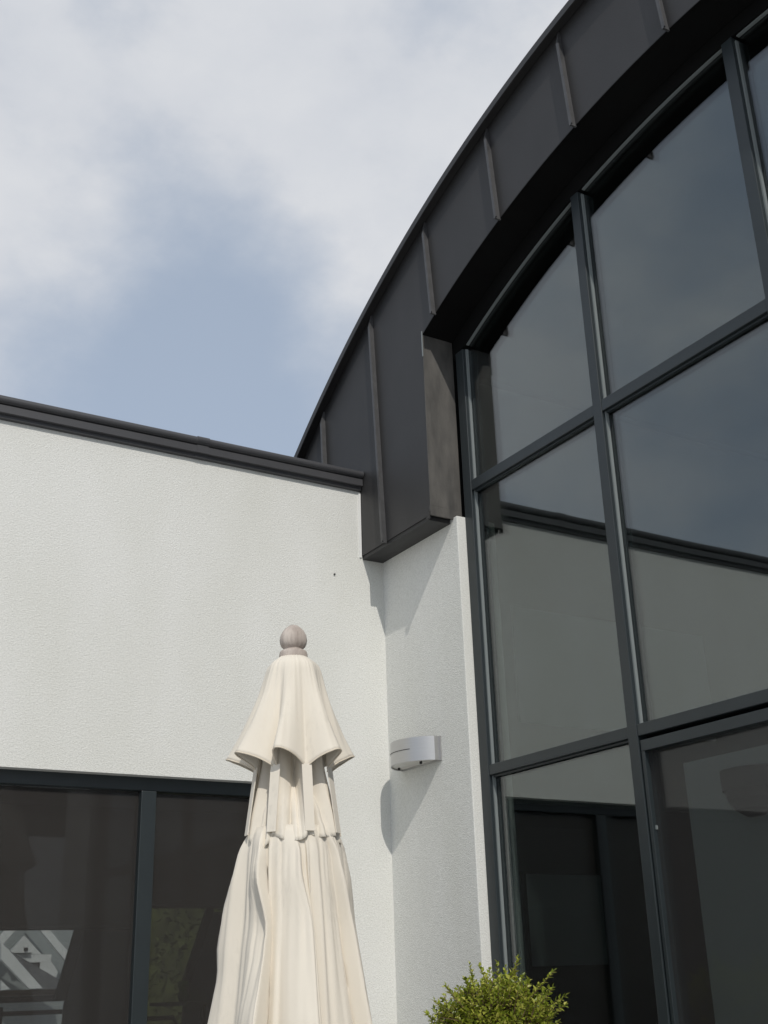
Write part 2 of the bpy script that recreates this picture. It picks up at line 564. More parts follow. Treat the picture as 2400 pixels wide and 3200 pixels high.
# window of the wing
win = B(WX0, WX1, 0.035, 0.075, 2.092, WH + 0.004).build('window', 'frame', wing, bevel=0.003)
mulls = [(-0.752, 0.043), (-1.60, 0.043), (-2.45, 0.043), (WX1 - 0.02, 0.04), (WX0 + 0.02, 0.04)]
for x, w in mulls:
    B(x - w / 2, x + w / 2, 0.030, 0.078, GZ, 2.0915).build('mullion', 'frame', win, bevel=0.003)
cells = [(WX0 + 0.04, -2.4715), (-2.4285, -1.6215), (-1.5785, -0.7735), (-0.7305, WX1 - 0.04)]
blind_z = [1.75, 1.75, 1.743, 1.797]
for (a, b), bz in zip(cells, blind_z):
    B(a, b, 0.050, 0.0525, GZ, 2.0915).build('fly_screen', 'screen', win)
    B(a, b, 0.061, 0.065, GZ, 2.0915).build('pane', 'glass', win)
    bl = MB()
    bl.box(a - 0.018, b + 0.018, 0.104, 0.107, bz, 2.05)
    bl.tube([(a - 0.018, 0.1055, bz), (b + 0.018, 0.1055, bz)], 0.006, 8)
    bl.build('roller_blind', 'blind', win)
# room behind
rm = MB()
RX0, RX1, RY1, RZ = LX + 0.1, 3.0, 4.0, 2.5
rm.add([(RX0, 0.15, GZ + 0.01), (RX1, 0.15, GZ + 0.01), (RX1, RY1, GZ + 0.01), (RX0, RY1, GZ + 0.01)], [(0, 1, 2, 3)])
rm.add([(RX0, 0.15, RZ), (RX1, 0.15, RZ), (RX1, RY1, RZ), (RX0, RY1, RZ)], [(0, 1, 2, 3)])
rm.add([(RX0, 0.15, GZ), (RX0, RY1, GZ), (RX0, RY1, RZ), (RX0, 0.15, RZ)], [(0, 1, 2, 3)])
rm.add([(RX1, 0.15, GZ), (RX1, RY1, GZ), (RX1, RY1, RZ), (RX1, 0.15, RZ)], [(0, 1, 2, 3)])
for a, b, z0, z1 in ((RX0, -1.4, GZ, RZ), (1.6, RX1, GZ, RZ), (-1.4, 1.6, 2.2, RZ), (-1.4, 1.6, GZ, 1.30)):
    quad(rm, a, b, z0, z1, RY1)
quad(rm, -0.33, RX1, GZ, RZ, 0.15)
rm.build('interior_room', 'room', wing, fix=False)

# ================================================================ barrel roofed hall
hall = root('barrel_roof_hall', 'tall barrel-roofed hall clad in black standing seam metal with glazed gable', 'building', (0.6, -1.63, GZ))
PY0, PY1 = -0.43, -2.83
HC, HZ, HR = -1.631, 0.99, 2.710        # pane head arc
IC, IZ, IR = -1.587, 1.036, 2.7113      # lower edge of the cladding
OC, OZ, OR = -1.698, 0.676, 3.4383      # roof edge
def zi(y): return IZ + math.sqrt(IR ** 2 - (y - IC) ** 2)
def zh(y): return HZ + math.sqrt(HR ** 2 - (y - HC) ** 2)
def zo(y, r=OR): return OZ + math.sqrt(max(0, r ** 2 - (y - OC) ** 2))
E1, E2 = -0.408, -2.84                   # ends of the recess
ZB = 2.868                               # underside of the side cladding

pil = MB()
pil.box(0.0, 0.14, PY0, 0.02, GZ, ZB + 0.004)
B(0.0, 0.14, -3.26, PY1, GZ, ZB + 0.004).build('pilaster', 'render', hall, bevel=0.004)
pil.build('pilaster', 'render', hall, bevel=0.004)

def span(a, b, n):
    return [a + (b - a) * k / n for k in range(n + 1)]
# seam lines: (y, z) top -> (y, z) bottom
SEAM = [((1.26, 2.62), (1.235, 2.3)), ((0.925, 3.05), (0.895, 2.5)), ((0.59, 3.35), (0.56, 2.9)), ((0.247, 3.60), (0.205, 2.86)), ((-0.106, 3.781), (-0.156, 2.858)), ((-0.459, 3.909), (-0.489, 3.507)),
        ((-0.816, 4.027), (-0.843, 3.629)), ((-1.172, 4.088), (-1.196, 3.709)), ((-1.528, 4.11), (-1.556, 3.741)),
        ((-1.884, 4.10), (-1.912, 3.73)), ((-2.24, 4.06), (-2.268, 3.67)), ((-2.596, 3.99), (-2.624, 3.54)),
        ((-2.952, 3.87), (-3.0, 2.868)), ((-3.308, 3.70), (-3.36, 2.868)), ((-3.66, 3.49), (-3.70, 2.5))]
def seam_y(s, z):
    (y0, z0), (y1, z1) = s
    return y0 + (y1 - y0) * (z - z0) / (z1 - z0)
def bottom_z(y):
    if E2 < y < E1:
        return zi(y)
    if y > 0.0:
        return max(2.3, 2.86)
    return ZB
RT = OR - 0.012
for i in range(len(SEAM) - 1):
    a, b = SEAM[i], SEAM[i + 1]
    def corner(s, top):
        y = s[0][0] if top else s[1][0]
        for _ in range(12):
            z = zo(y, RT) if top else bottom_z(y)
            y = seam_y(s, z)
        return y
    yt0, yt1, yb0, yb1 = corner(a, 1) - 0.0025, corner(b, 1) + 0.0025, corner(a, 0) - 0.0025, corner(b, 0) + 0.0025
    if zo(yt0, RT) < bottom_z(yb0) + 0.02 and zo(yt1, RT) < bottom_z(yb1) + 0.02:
        continue
    poly = [(y, zo(y, RT)) for y in span(yt0, yt1, 8)]
    if zo(yt0, RT) < 2.87:
        poly = [(y, max(2.861, zo(y, RT))) for y in span(yt0, yt1, 8)]
    low = []
    for y in span(yb1, yb0, 12):
        low.append((y, bottom_z(y)))
    if yb1 < E1 < yb0:
        low = [(y, zi(y)) for y in span(yb1, E1, 8)] + [(E1, ZB), (yb0, ZB)]
    if yb1 < E2 < yb0:
        low = [(yb1, ZB), (E2, ZB)] + [(y, zi(y)) for y in span(E2 + 1e-4, yb0, 8)]
    if yb1 < 0.0 < yb0:
        low = [(yb1, ZB), (yb0, ZB)]
    MB().prism(poly + low, 'x', -0.080, -0.0765).build('metal_panel', 'metal', hall)
for s in SEAM:
    (y0, z0), (y1, z1) = s
    yt = y0
    for _ in range(8):
        zt = zo(yt, RT) - 0.004
        yt = seam_y(s, zt)
    yb = y1
    zb = bottom_z(yb) - 0.006
    if zt < zb + 0.03:
        continue
    w = 0.0030
    sm = MB()
    # folded seam: web, cap; bent back to the sheet at the top
    P = [(-0.078, 0), (-0.099, 0)]
    zc = zt - 0.05
    yc = seam_y(s, zc)
    yb = seam_y(s, zb)
    sm.add([(-0.078, yb - w, zb), (-0.0985, yb - w, zb), (-0.0985, yb + w, zb), (-0.078, yb + w, zb),
            (-0.078, yc - w, zc), (-0.0985, yc - w, zc), (-0.0985, yc + w, zc), (-0.078, yc + w, zc),
            (-0.078, yt - w, zt), (-0.085, yt - w, zt), (-0.085, yt + w, zt), (-0.078, yt + w, zt)],
           [(0, 1, 2, 3), (0, 4, 5, 1), (1, 5, 6, 2), (2, 6, 7, 3), (4, 8, 9, 5), (5, 9, 10, 6), (6, 10, 11, 7), (8, 11, 10, 9), (0, 3, 7, 4), (4, 7, 11, 8)])
    # edge fold lying along the seam
    sm.add([(-0.0982, yb - w - 0.0035, zb + 0.004), (-0.0940, yb - w - 0.0035, zb + 0.004), (-0.0940, yb - w, zb + 0.004), (-0.0982, yb - w, zb + 0.004),
            (-0.0982, yc - w - 0.0035, zc), (-0.0940, yc - w - 0.0035, zc), (-0.0940, yc - w, zc), (-0.0982, yc - w, zc)],
           [(0, 1, 2, 3), (4, 7, 6, 5), (0, 4, 5, 1), (1, 5, 6, 2), (2, 6, 7, 3), (3, 7, 4, 0)])
    sm.build('standing_seam', 'metal_edge', hall)

# solid gable behind the sheets
YL, YR = 1.42, -3.95
g = [(y, zo(y, OR - 0.014)) for y in span(YL - 0.02, E2 - 1.0, 60)]
g = [(y, zo(y, OR - 0.014)) for y in span(0.0, -3.40, 50)]
low = [(-3.40, ZB + 0.002), (E2 - 0.002, ZB + 0.002)] + [(y, zi(y) + 0.002) for y in span(E2 - 0.0019, E1 + 0.0019, 40)] + [(E1 + 0.002, ZB + 0.002), (0.0, ZB + 0.002)]
MB().prism(g + low, 'x', -0.0763, 0.08).build('gable_wall', 'soffit', hall)
MB().prism([(y, zo(y, OR - 0.014)) for y in span(1.2, 0.0005, 20)] + [(0.0005, 2.86), (1.2, 2.86)], 'x', -0.0763, 0.06).build('gable_wall', 'soffit', hall)
# reveal lining at the ends of the recess
rv = MB()
rv.box(-0.0800, 0.032, E1 - 0.004, E1 + 0.001, ZB + 0.030, zi(E1) + 0.006)
rv.build('reveal_panel', 'weathered', hall)
B(-0.0812, 0.031, E1 - 0.0055, E1 + 0.001, ZB - 0.002, ZB + 0.029).build('reveal_flashing', 'weathered', hall)
B(-0.0830, -0.0805, E1 - 0.0055, E1 - 0.0015, 3.40, zi(E1) + 0.012).build('corner_clip', 'gasket', hall)
B(-0.0800, 0.032, E2 - 0.001, E2 + 0.004, ZB, zi(E2) + 0.006).build('reveal_panel', 'weathered', hall)
# underside lip between side cladding and pilaster
B(-0.0764, -0.001, E1 + 0.012, -0.001, ZB - 0.012, ZB + 0.001).build('under_flashing', 'metal', hall)
B(-0.086, -0.0805, E1 - 0.001, E1 + 0.012, ZB - 0.012, ZB + 0.012).build('corner_clip', 'metal', hall)
# soffit strip under the arch, in front of the glazing
sf = MB()
ys = span(E1, E2, 60)
sf.strip([(-0.0790, y, zi(y) - 0.0012) for y in ys], [(0.034, y, zi(y) - 0.0012) for y in ys])
sf.build('soffit', 'soffit', hall, solid=0.002)
# roof edge trim and the barrel roof
tr = MB()
ys = span(0.98, -4.6, 110)
prof_t = [(-0.112, OR - 0.020), (-0.112, OR + 0.003), (0.06, OR + 0.003), (0.06, OR - 0.008), (-0.106, OR - 0.008), (-0.106, OR - 0.020)]
th = [math.acos((y - OC) / OR) for y in ys]
n = len(prof_t)
vs = [(x, OC + r * math.cos(t), OZ + r * math.sin(t)) for t in th for x, r in prof_t]
fs = [(k * n + i, k * n + (i + 1) % n, (k + 1) * n + (i + 1) % n, (k + 1) * n + i) for k in range(len(th) - 1) for i in range(n)]
tr.add(vs, fs)
tr.build('roof_edge_trim', 'metal', hall, smooth=True, auto=35)
rf = MB()
vs = [(x, OC + r * math.cos(t), OZ + r * math.sin(t)) for t in th for x, r in ((0.0605, OR + 0.001), (7, OR + 0.001), (7, OR - 0.03), (0.0605, OR - 0.03))]
n = 4
fs = [(k * n + i, k * n + (i + 1) % n, (k + 1) * n + (i + 1) % n, (k + 1) * n + i) for k in range(len(th) - 1) for i in range(n)]
rf.add(vs, fs)
rf.build('barrel_roof', 'metal', hall, smooth=True, auto=35)

# curtain wall
FX0, FX1 = 0.030, 0.088
MU = [(-0.4305, -0.470), (-1.028, -1.060), (-1.615, -1.648), (-2.204, -2.236), (-2.790, -2.8295)]
hd = MB()
ys = span(E1 - 0.004, E2 + 0.004, 60)
hd.prism([(y, zi(y) - 0.0025) for y in ys] + [(y, zh(y)) for y in reversed(ys)], 'x', FX0 + 0.004, FX1)
hd.build('head_rail', 'soffit', hall)  # darker than the frame: shade under the arch painted into its colour
for i, (a, b) in enumerate(MU):
    yc = (a + b) / 2
    top = zh(yc) - 0.002
    B(FX0, FX1 - 0.002, b, a, GZ, top).build('mullion', 'frame', hall, bevel=0.002)
CELL = [(MU[i][1], MU[i + 1][0]) for i in range(4)]
TR = [(2.945, 2.977), (2.102, 2.130)]
def strip_frame(a, b, z0, z1):
    """glazing beads round one pane: left bead catches the light"""
    return B(0.040, 0.050, a - 0.0075, a - 0.0002, z0, z1)
DOORS = (1, 2)
for ci, (a, b) in enumerate(CELL):
    for z0, z1 in TR:
        B(FX0 + 0.0015, FX1 - 0.003, b + 0.0002, a - 0.0002, z0, z1).build('transom', 'frame', hall, bevel=0.002)
    # upper pane under the arch
    cells = [(TR[0][1], None), (TR[1][1], TR[0][0])]
    if ci not in DOORS:
        cells.append((GZ + 0.05, TR[1][0]))
    for z0, z1 in cells:
        for x0, x1, nm in ((0.0500, 0.0530, 'pane'), (0.0605, 0.0635, 'inner_pane')):
            mb = MB()
            if z1 is None:
                yy = span(a - 0.001, b + 0.001, 12)
                mb.prism([(y, zh(y) + 0.002) for y in yy] + [(b + 0.001, z0 - 0.002), (a - 0.001, z0 - 0.002)], 'x', x0, x1)
            else:
                mb.prism([(a - 0.001, z1 + 0.002), (b + 0.001, z1 + 0.002), (b + 0.001, z0 - 0.002), (a - 0.001, z0 - 0.002)], 'x', x0, x1)
            if nm == 'pane':
                pn = mb.build(nm, 'tint', hall)
            else:
                mb.build(nm, 'tint', pn)
        zt = (zh(a) - 0.012) if z1 is None else z1 - 0.0004
        B(0.0405, 0.0495, a - 0.0045, a - 0.0003, z0 + 0.0004, zt).build('glazing_bead', 'gasket', pn)
        if z1 is None:
            yy = span(a - 0.008, b + 0.0005, 14)
            mb = MB()
            mb.prism([(y, zh(y) - 0.0003) for y in yy] + [(y, zh(y) - 0.003) for y in reversed(yy)], 'x', 0.0405, 0.0495)
            mb.build('glazing_bead', 'gasket', pn)  # paler than the frame to paint a glint along the arch head
        else:
            B(0.0405, 0.0495, b + 0.0005, a - 0.007, z1 - 0.006, z1 - 0.0005).build('glazing_bead', 'frame', pn)
    if ci == 0:
        B(FX0 + 0.0015, FX1 - 0.003, b + 0.0002, a - 0.0002, GZ, GZ + 0.05).build('transom', 'frame', hall)
for ci in DOORS:
    a, b = CELL[ci]
    d = MB()
    d.box(0.033, 0.075, b + 0.004, a - 0.004, 2.066, 2.0915)
    d.box(0.033, 0.075, a - 0.0145, a - 0.004, GZ + 0.01, 2.0658)
    d.box(0.033, 0.075, b + 0.004, b + 0.0145, GZ + 0.01, 2.0658)
    d.box(0.033, 0.075, b + 0.0147, a - 0.0147, GZ + 0.01, GZ + 0.08)
    dr = d.build('door', 'frame', hall, bevel=0.0015)
    B(0.0445, 0.047, b + 0.015, a - 0.015, GZ + 0.08, 2.0655).build('fly_screen', 'door_screen', dr)
    B(0.0580, 0.062, b + 0.015, a - 0.015, GZ + 0.08, 2.0655).build('pane', 'tint', dr)
    # dark rebate seen above the leaf
    B(0.060, 0.08, b + 0.001, a - 0.001, 2.0918, 2.1018).build('rebate', 'soffit', dr)
B(0.0395, 0.044, CELL[1][0] - 0.0195, CELL[1][0] - 0.0155, 1.890, 1.899).build('catch', 'gasket', hall)

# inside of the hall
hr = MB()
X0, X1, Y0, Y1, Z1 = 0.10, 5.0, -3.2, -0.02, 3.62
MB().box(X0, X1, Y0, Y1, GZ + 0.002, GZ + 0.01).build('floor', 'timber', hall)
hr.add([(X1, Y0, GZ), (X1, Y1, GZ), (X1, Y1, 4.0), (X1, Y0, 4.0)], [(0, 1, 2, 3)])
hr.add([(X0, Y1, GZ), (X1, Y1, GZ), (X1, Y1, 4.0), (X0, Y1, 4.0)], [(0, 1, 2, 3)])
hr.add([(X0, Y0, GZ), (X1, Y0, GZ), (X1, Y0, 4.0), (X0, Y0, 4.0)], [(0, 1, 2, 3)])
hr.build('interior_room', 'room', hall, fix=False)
PXI = 0.55
pa, pb = at(2135, 2385, PXI, 'x'), at(2230, 3000, PXI, 'x')
B(PXI, PXI + 0.08, -2.0, pa[0], GZ + 0.012, pa[1]).build('partition', 'white_in', hall)
B(0.12, 3.0, -0.045, -0.021, 2.105, 3.6).build('end_wall', 'grey_in', hall)
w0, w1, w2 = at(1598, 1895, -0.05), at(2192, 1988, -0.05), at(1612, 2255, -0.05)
B(w0[0], w1[0], -0.055, -0.0455, w2[1], w0[1]).build('sun_patch_panel', 'white_in', hall)  # added pale slab standing in for sunlight falling on the end wall

# ================================================================ wall lamp
lamp = root('wall_lamp', 'brushed aluminium half-round wall lamp on the white pilaster', 'wall lamp', (0.0, -0.18, 2.171))
yr_, yl_ = -0.285, -0.078
yc_, hw = (yr_ + yl_) / 2, (yl_ - yr_) / 2
dp0, dp = 0.020, 0.066
Rr = (hw ** 2 + dp ** 2) / (2 * dp)
a0 = math.asin(hw / Rr)
def arcpts(off=0.0, n=28):
    pts = [(-0.001, yr_ + off), (-dp0, yr_ + off)]
    for k in range(n + 1):
        a = -a0 + 2 * a0 * k / n
        r = Rr - off
        pts.append((-(dp0 + dp - Rr) - r * math.cos(a), yc_ + r * math.sin(a)))
    pts += [(-dp0, yl_ - off), (-0.001, yl_ - off)]
    return pts
sh = MB()
zl, zu = 2.171, 2.239
po, pi_ = arcpts(0), arcpts(0.0025)
sh.strip([(x, y, zl) for x, y in po], [(x, y, zu) for x, y in po])
sh.strip([(x, y, zl) for x, y in pi_], [(x, y, zu) for x, y in pi_])
sh.strip([(x, y, zl) for x, y in po], [(x, y, zl) for x, y in pi_])
sh.strip([(x, y, zu) for x, y in po], [(x, y, zu) for x, y in pi_])
sh.build('shade', 'alu', lamp, smooth=True, auto=14)
B(-0.004, -0.0004, yr_ - 0.006, yl_ + 0.003, zl - 0.001, zu + 0.001).build('back_plate', 'alu', lamp)
df = MB()
df.prism([(x, y) for x, y in arcpts(0.004)], 'z', zl + 0.004, zl + 0.010)
df.build('diffuser', 'opal', lamp)
sl = MB()
pts = [p for p in arcpts(-0.0008)[2:-2]]
half = pts[int(len(pts) * 0.30):]
sl.strip([(x, y, 2.2055) for x, y in half], [(x, y, 2.2075) for x, y in half])
sl.build('slot', 'dark', lamp, fix=False)
for yy in (-0.225, -0.105):
    MB().tube([(-0.03, yy, zl + 0.005), (-0.03, yy, zl - 0.003)], 0.004, 10).build('screw', 'dark', lamp)

# ================================================================ parasol
PX, PY = -0.857, -1.05
par = root('parasol', 'closed cream canvas garden parasol with turned wooden ball finial', 'parasol', (PX, PY, GZ))
PU = 0.00098      # one picture pixel of the survey at the parasol's distance, in units
def pz(v):        # height of a survey row at the parasol's axis
    return 2.262 - (v - 1350) * 0.000955
fin = MB()
pf = [(0.0, 1349.5), (4, 1350), (9, 1352), (15, 1356.5), (21, 1363), (26, 1372.5), (28, 1383), (27, 1391), (24.5, 1397), (20, 1401), (19, 1402.5), (19.5, 1405), (24, 1406), (27, 1408), (28.5, 1413), (29, 1418), (29, 1423), (0.0, 1423)]
fin.lathe([(r * PU * 1.0, pz(v)) for r, v in pf], PX, PY, 40)
fin.build('finial', 'wood', par, smooth=True, auto=50)
MB().lathe([(0.0, pz(1425)), (0.019, pz(1425)), (0.019, GZ + 0.04), (0.0, GZ + 0.04)], PX, PY, 20).build('pole', 'wood', par, smooth=True, auto=40)
MB().lathe([(0.0, GZ + 0.05), (0.16, GZ + 0.045), (0.18, GZ + 0.03), (0.18, GZ + 0.001), (0.0, GZ + 0.001)], PX, PY, 32).build('base', 'paving', par, smooth=True, auto=40)

# rib bearings: measured so that two ribs face the camera
view = math.atan2(-3.072 - PY, -1.877 - PX)          # direction from pole to camera
NR = 8
TH0 = view - math.radians(26)
def pol(th, r, z, dx=0.0):
    return (PX + r * math.cos(th) + dx, PY + r * math.sin(th), z)
def rnd(k, s):
    return random.Random(k * 7919 + s * 104729).random()

def cloth(name, rows, rib_r, lobe, lean, zoff, seg=26, pleat=None, saw=False, band=False, mat_='canvas', seed=0, wr=0.0, hem=None, thick=0.0022):
    """a pleated skirt of cloth round the pole: rows of t in 0..1; rib_r(t), lobe(k,t), lean(k,t), zoff(k,s,t)"""
    mb = MB()
    nrow = len(rows)
    grid = []
    for t in rows:
        row = []
        for k in range(NR):
            for j in range(seg):
                s = j / seg
                b = math.sin(PI * s)
                th = TH0 + (k + s) * 2 * PI / NR + lean(k, t) * b ** 1.3
                r = rib_r(t) + lobe(k, t) * b ** 1.5
                z = zoff(k, s, t)
                if pleat and not saw:
                    q = s * 3 + rnd(k, 21) + 0.10 * math.sin(t * 4 + k)
                    q -= math.floor(q)
                    r += pleat(k, t) * ((1 - abs(2 * q - 1)) ** 0.8 - 0.5) * min(1, b * 3) * (0.6 + 0.8 * rnd(k, int(s * 3) + 30))
                if saw:
                    q = s * 1.3 + 0.25 * rnd(k, 21) + 0.06 * math.sin(t * 5 + k)
                    fl = math.floor(q)
                    q -= fl
                    if rnd(k, 60) < 0.45:
                        q = 1 - q
                    ram = q / 0.90 if q < 0.90 else (1 - q) / 0.10
                    r += pleat(k, t) * (ram ** 0.9 - 0.45) * min(1, b * 2.5) * (0.6 + 0.7 * rnd(k, int(fl) + 30))
                    if k == 7:      # soft hollow in the front-left fold
                        r -= PU * 42 * math.exp(-((s - 0.45) / 0.20) ** 2 - ((t - 0.21) / 0.085) ** 2)
                if band:
                    e = min(s, 1 - s) * 2 * PI / NR * r / PU        # distance from the rib in picture pixels
                    r += PU * 6.5 * max(0, min(1, (13 - e) / 3.0)) * min(1, t * 20)
                if wr:
                    p = Vector((math.cos(th) * 3 + seed, math.sin(th) * 3, z * 2.2))
                    r += wr * t * mnoise.noise(p * 2.2) * b + wr * 0.4 * mnoise.noise(Vector((th * 14 + seed, z * 4, k))) * b
                row.append(pol(th, r, z))
        grid.append(row)
    n = NR * seg
    vs = [p for row in grid for p in row]
    fs = [(i * n + j, i * n + (j + 1) % n, (i + 1) * n + (j + 1) % n, (i + 1) * n + j) for i in range(nrow - 1) for j in range(n)]
    mb.add(vs, fs)
    o = mb.build(name, mat_, par, smooth=True, solid=thick)
    if hem:
        h = MB()
        ring = grid[-1] if hem > 0 else grid[0]
        h.tube(ring, 0.0016, 5, closed=True)
        h.build('hem', 'hem', o, smooth=True)
    return o, grid

def lerp(a, b, t): return a + (b - a) * t
def curve(pts, t):
    for (t0, a), (t1, b) in zip(pts, pts[1:]):
        if t <= t1:
            u = (t - t0) / (t1 - t0)
            u = u * u * (3 - 2 * u)
            return lerp(a, b, u)
    return pts[-1][1]
def lin(pts, t):
    for (t0, a), (t1, b) in zip(pts, pts[1:]):
        if t <= t1:
            return lerp(a, b, (t - t0) / (t1 - t0))
    return pts[-1][1]

# cap (vent flap)
rows = [0, .02, .05, .09, .14] + [0.14 + 0.86 * i / 24 for i in range(1, 25)]
CL = [0.74, 0.84, 0.80, 0.9, 1.0, 1.0, 1.10, 0.98]
CN = [-0.22, 0.12, 0.14, 0.2, -0.15, 0.18, -0.10, -0.22]
def cap_r(t): return PU * lin([(0, 27), (.02, 33), (.05, 42), (.09, 49), (.14, 51), (.5, 60), (1, 73)], t)
def cap_l(k, t): return PU * CL[k] * lin([(0, 0), (.10, 3), (.35, 14), (.7, 36), (1, 56)], t)
def cap_n(k, t): return CN[k] * curve([(0, 0), (.3, .35), (1, 1)], t)
def cap_z(k, s, t):
    top = pz(1421)
    b = math.sin(PI * s)
    return lerp(top, pz(1661), t) + t ** 2.2 * b * 0.034 + 0.0
cap, cap_grid = cloth('vent_flap', rows, cap_r, cap_l, cap_n, cap_z, seed=1.3, wr=0.006, hem=1)

# loose upper skirt between the ribs, bloused over the main canopy
rows = [i / 26 for i in range(27)]
MV = [0.9, 1.0, 0.8, 0.6, 0.6, 0.7, 1.1, 1.2]
def mid_r(t): return PU * lin([(0, 56), (.3, 64), (.8, 84), (1, 88)], t)
def mid_l(k, t): return PU * MV[k] * curve([(0, -26), (.4, -46), (.80, -16), (.95, -3), (1, 2)], t)
def mid_n(k, t): return [0.12, -0.16, 0.1, -0.1, 0.1, -0.1, 0.1, 0.2][k] * curve([(0, .2), (.5, 1), (1, .8)], t)
def mid_z(k, s, t):
    return lerp(pz(1590), pz(1785), t) - PU * t ** 4 * math.sin(PI * s) ** 0.8 * [14, 6, 22, 12, 12, 12, 34, 26][k]
def mid_p(k, t): return PU * lin([(0, 3), (.5, 9), (1, 11)], t)
cloth('inner_canopy', rows, mid_r, mid_l, mid_n, mid_z, seg=40, seed=4.1, wr=0.014, pleat=mid_p)

# straps over the ribs
for k in range(NR):
    th = TH0 + k * 2 * PI / NR
    st = MB()
    A, Bq, C2, D2 = [], [], [], []
    for i in range(9):
        t = i / 8
        z = lerp(pz(1652), pz(1781), t)
        r = PU * lerp(77, 94, t)
        w = PU * lerp(10, 9.3, t)
        c, s_ = math.cos(th), math.sin(th)
        A.append((PX + r * c + w * s_, PY + r * s_ - w * c, z))
        Bq.append((PX + r * c - w * s_, PY + r * s_ + w * c, z))
    st.strip(A, Bq)
    st.build('strap', 'canvas', par, solid=0.0025)

# main canopy, hanging in long overlapping pleats
rows = [0.012 * i for i in range(10)] + [0.12 + 0.88 * i / 44 for i in range(1, 45)]
ZT, ZE = pz(1768), 0.92
MN = [0.34, 0.30, 0.34, -0.30, 0.36, 0.3, -0.34, 0.40]
LF = [(0, 0), (.05, 14), (.10, 30), (.167, 48), (.22, 40), (.27, 22), (.36, 34), (1, 70)]
LRt = [(0, 0), (.05, 10), (.18, 24), (.36, 44), (1, 80)]
L7 = [(0, 0), (.05, 14), (.12, 26), (.22, 44), (.30, 36), (.36, 40), (1, 70)]
LR2 = [(0, 0), (.05, 6), (.18, 12), (.36, 22), (1, 50)]
LOBE = [LRt, LR2, LR2, LR2, LF, LF, LF, L7]
def main_p(k, t): return PU * lin([(0, 0), (.03, 14), (.10, 32), (.36, 50), (1, 60)], t)
def main_r(t): return PU * lin([(0, 80), (.03, 84), (.167, 90), (.36, 108), (1, 160)], t)
def main_l(k, t): return PU * lin(LOBE[k], t)
def main_n(k, t): return MN[k] * curve([(0, .1), (.06, .5), (.2, 1), (1, 1.1)], t)
def main_z(k, s, t):
    return lerp(ZT, ZE, t) + (t ** 3) * 0.1 * math.sin(PI * s)
cloth('canopy', rows, main_r, main_l, main_n, main_z, seg=60, seed=9.7, wr=0.010, pleat=main_p, band=True, saw=True)

# ================================================================ clipped shrub on a stem
SX, SY, SZ, SR = -0.303, -0.885, 1.464, 0.118
tree = root('potted_shrub', 'bushy small-leaved green shrub growing in front of the glazing', 'shrub', (SX, SY, GZ))
rg = random.Random(4)
pot = [(0.0, GZ + 0.002), (0.10, GZ + 0.002), (0.135, GZ + 0.24), (0.148, GZ + 0.24), (0.148, GZ + 0.27), (0.128, GZ + 0.27), (0.122, GZ + 0.235), (0.0, GZ + 0.235)]
pt = MB().lathe(pot, SX, SY, 28).build('pot', 'terracotta', tree, smooth=True, auto=40)
MB().lathe([(0.0, GZ + 0.246), (0.121, GZ + 0.240)], SX, SY, 24).build('soil', 'soil', pt)
MB().tube([(SX, SY, GZ + 0.23), (SX + 0.006, SY - 0.004, 0.98), (SX - 0.004, SY + 0.003, 1.2), (SX, SY, 1.42)], [0.014, 0.012, 0.011, 0.009], 8).build('trunk', 'twig', tree, smooth=True)
fol, tw = MB(), MB()
def leaf(p, d, up, ln, wd):
    d = d.normalized()
    sd = d.cross(up)
    if sd.length < 1e-3:
        sd = d.cross(Vector((1, 0, 0)))
    sd.normalize()
    nrm = sd.cross(d)
    v = [p, p + d * ln * .45 + sd * wd + nrm * wd * .35, p + d * ln - nrm * ln * .08, p + d * ln * .45 - sd * wd + nrm * wd * .35]
    fol.add(v, [(0, 1, 2), (0, 2, 3)])
cen = Vector((SX, SY, SZ))
for i in range(1300):
    while True:
        d = Vector((rg.gauss(0, 1), rg.gauss(0, 1), rg.gauss(0, 1))).normalized()
        if d.z > -0.75:
            break
    lump = 1 + 0.26 * mnoise.noise(d * 2.3 + Vector((3, 1, 7)))
    L0 = SR * lump * rg.uniform(0.55, 0.98)
    spr = SR * rg.choice([0.16, 0.2, 0.24, 0.26, 0.28, 0.30, 0.60 if rg.random() < .45 else 0.3])
    a = cen + Vector((d.x * 1.05, d.y * 1.05, d.z * 0.95)) * L0
    g_ = (d + Vector((rg.gauss(0, .32), rg.gauss(0, .32), rg.gauss(0, .25) + 0.28))).normalized()
    e = a + g_ * spr
    tw.tube([a - g_ * spr * 0.6, a + g_ * spr * .4, e], [0.0016, 0.0011, 0.0006], 3)
    npair = max(3, int(spr / 0.0062))
    ph = rg.uniform(0, PI)
    u = g_.cross(Vector((0.3, 0.2, 1))).normalized()
    w_ = g_.cross(u)
    for q in range(npair + 1):
        t = q / npair
        pp = a + g_ * spr * t
        for sgn in (0, PI):
            an = ph + q * PI / 2 + sgn + rg.gauss(0, .25)
            sd = u * math.cos(an) + w_ * math.sin(an)
            ld_ = g_ * lerp(0.35, 0.9, t) + sd * lerp(0.95, 0.6, t)
            ln = rg.uniform(0.0105, 0.0165) * lerp(1.05, 0.75, t)
            leaf(pp, ld_, Vector((rg.gauss(0, .3), rg.gauss(0, .3), 1)), ln, ln * rg.uniform(.26, .36))
for i in range(26):      # bare grass-like shoots poking out low down
    d = Vector((rg.gauss(0, 1), rg.gauss(0, 1), rg.uniform(-.35, .35))).normalized()
    a = cen + d * SR * 0.5
    e = cen + d * SR * rg.uniform(1.15, 1.45)
    tw.tube([a, (a + e) / 2 + Vector((0, 0, .01)), e], [0.0013, 0.001, 0.0005], 3)
crown = fol.build('crown', 'leaf', tree, fix=False, kind='stuff')
tw.build('twigs', 'twig', crown, fix=False, kind='stuff')

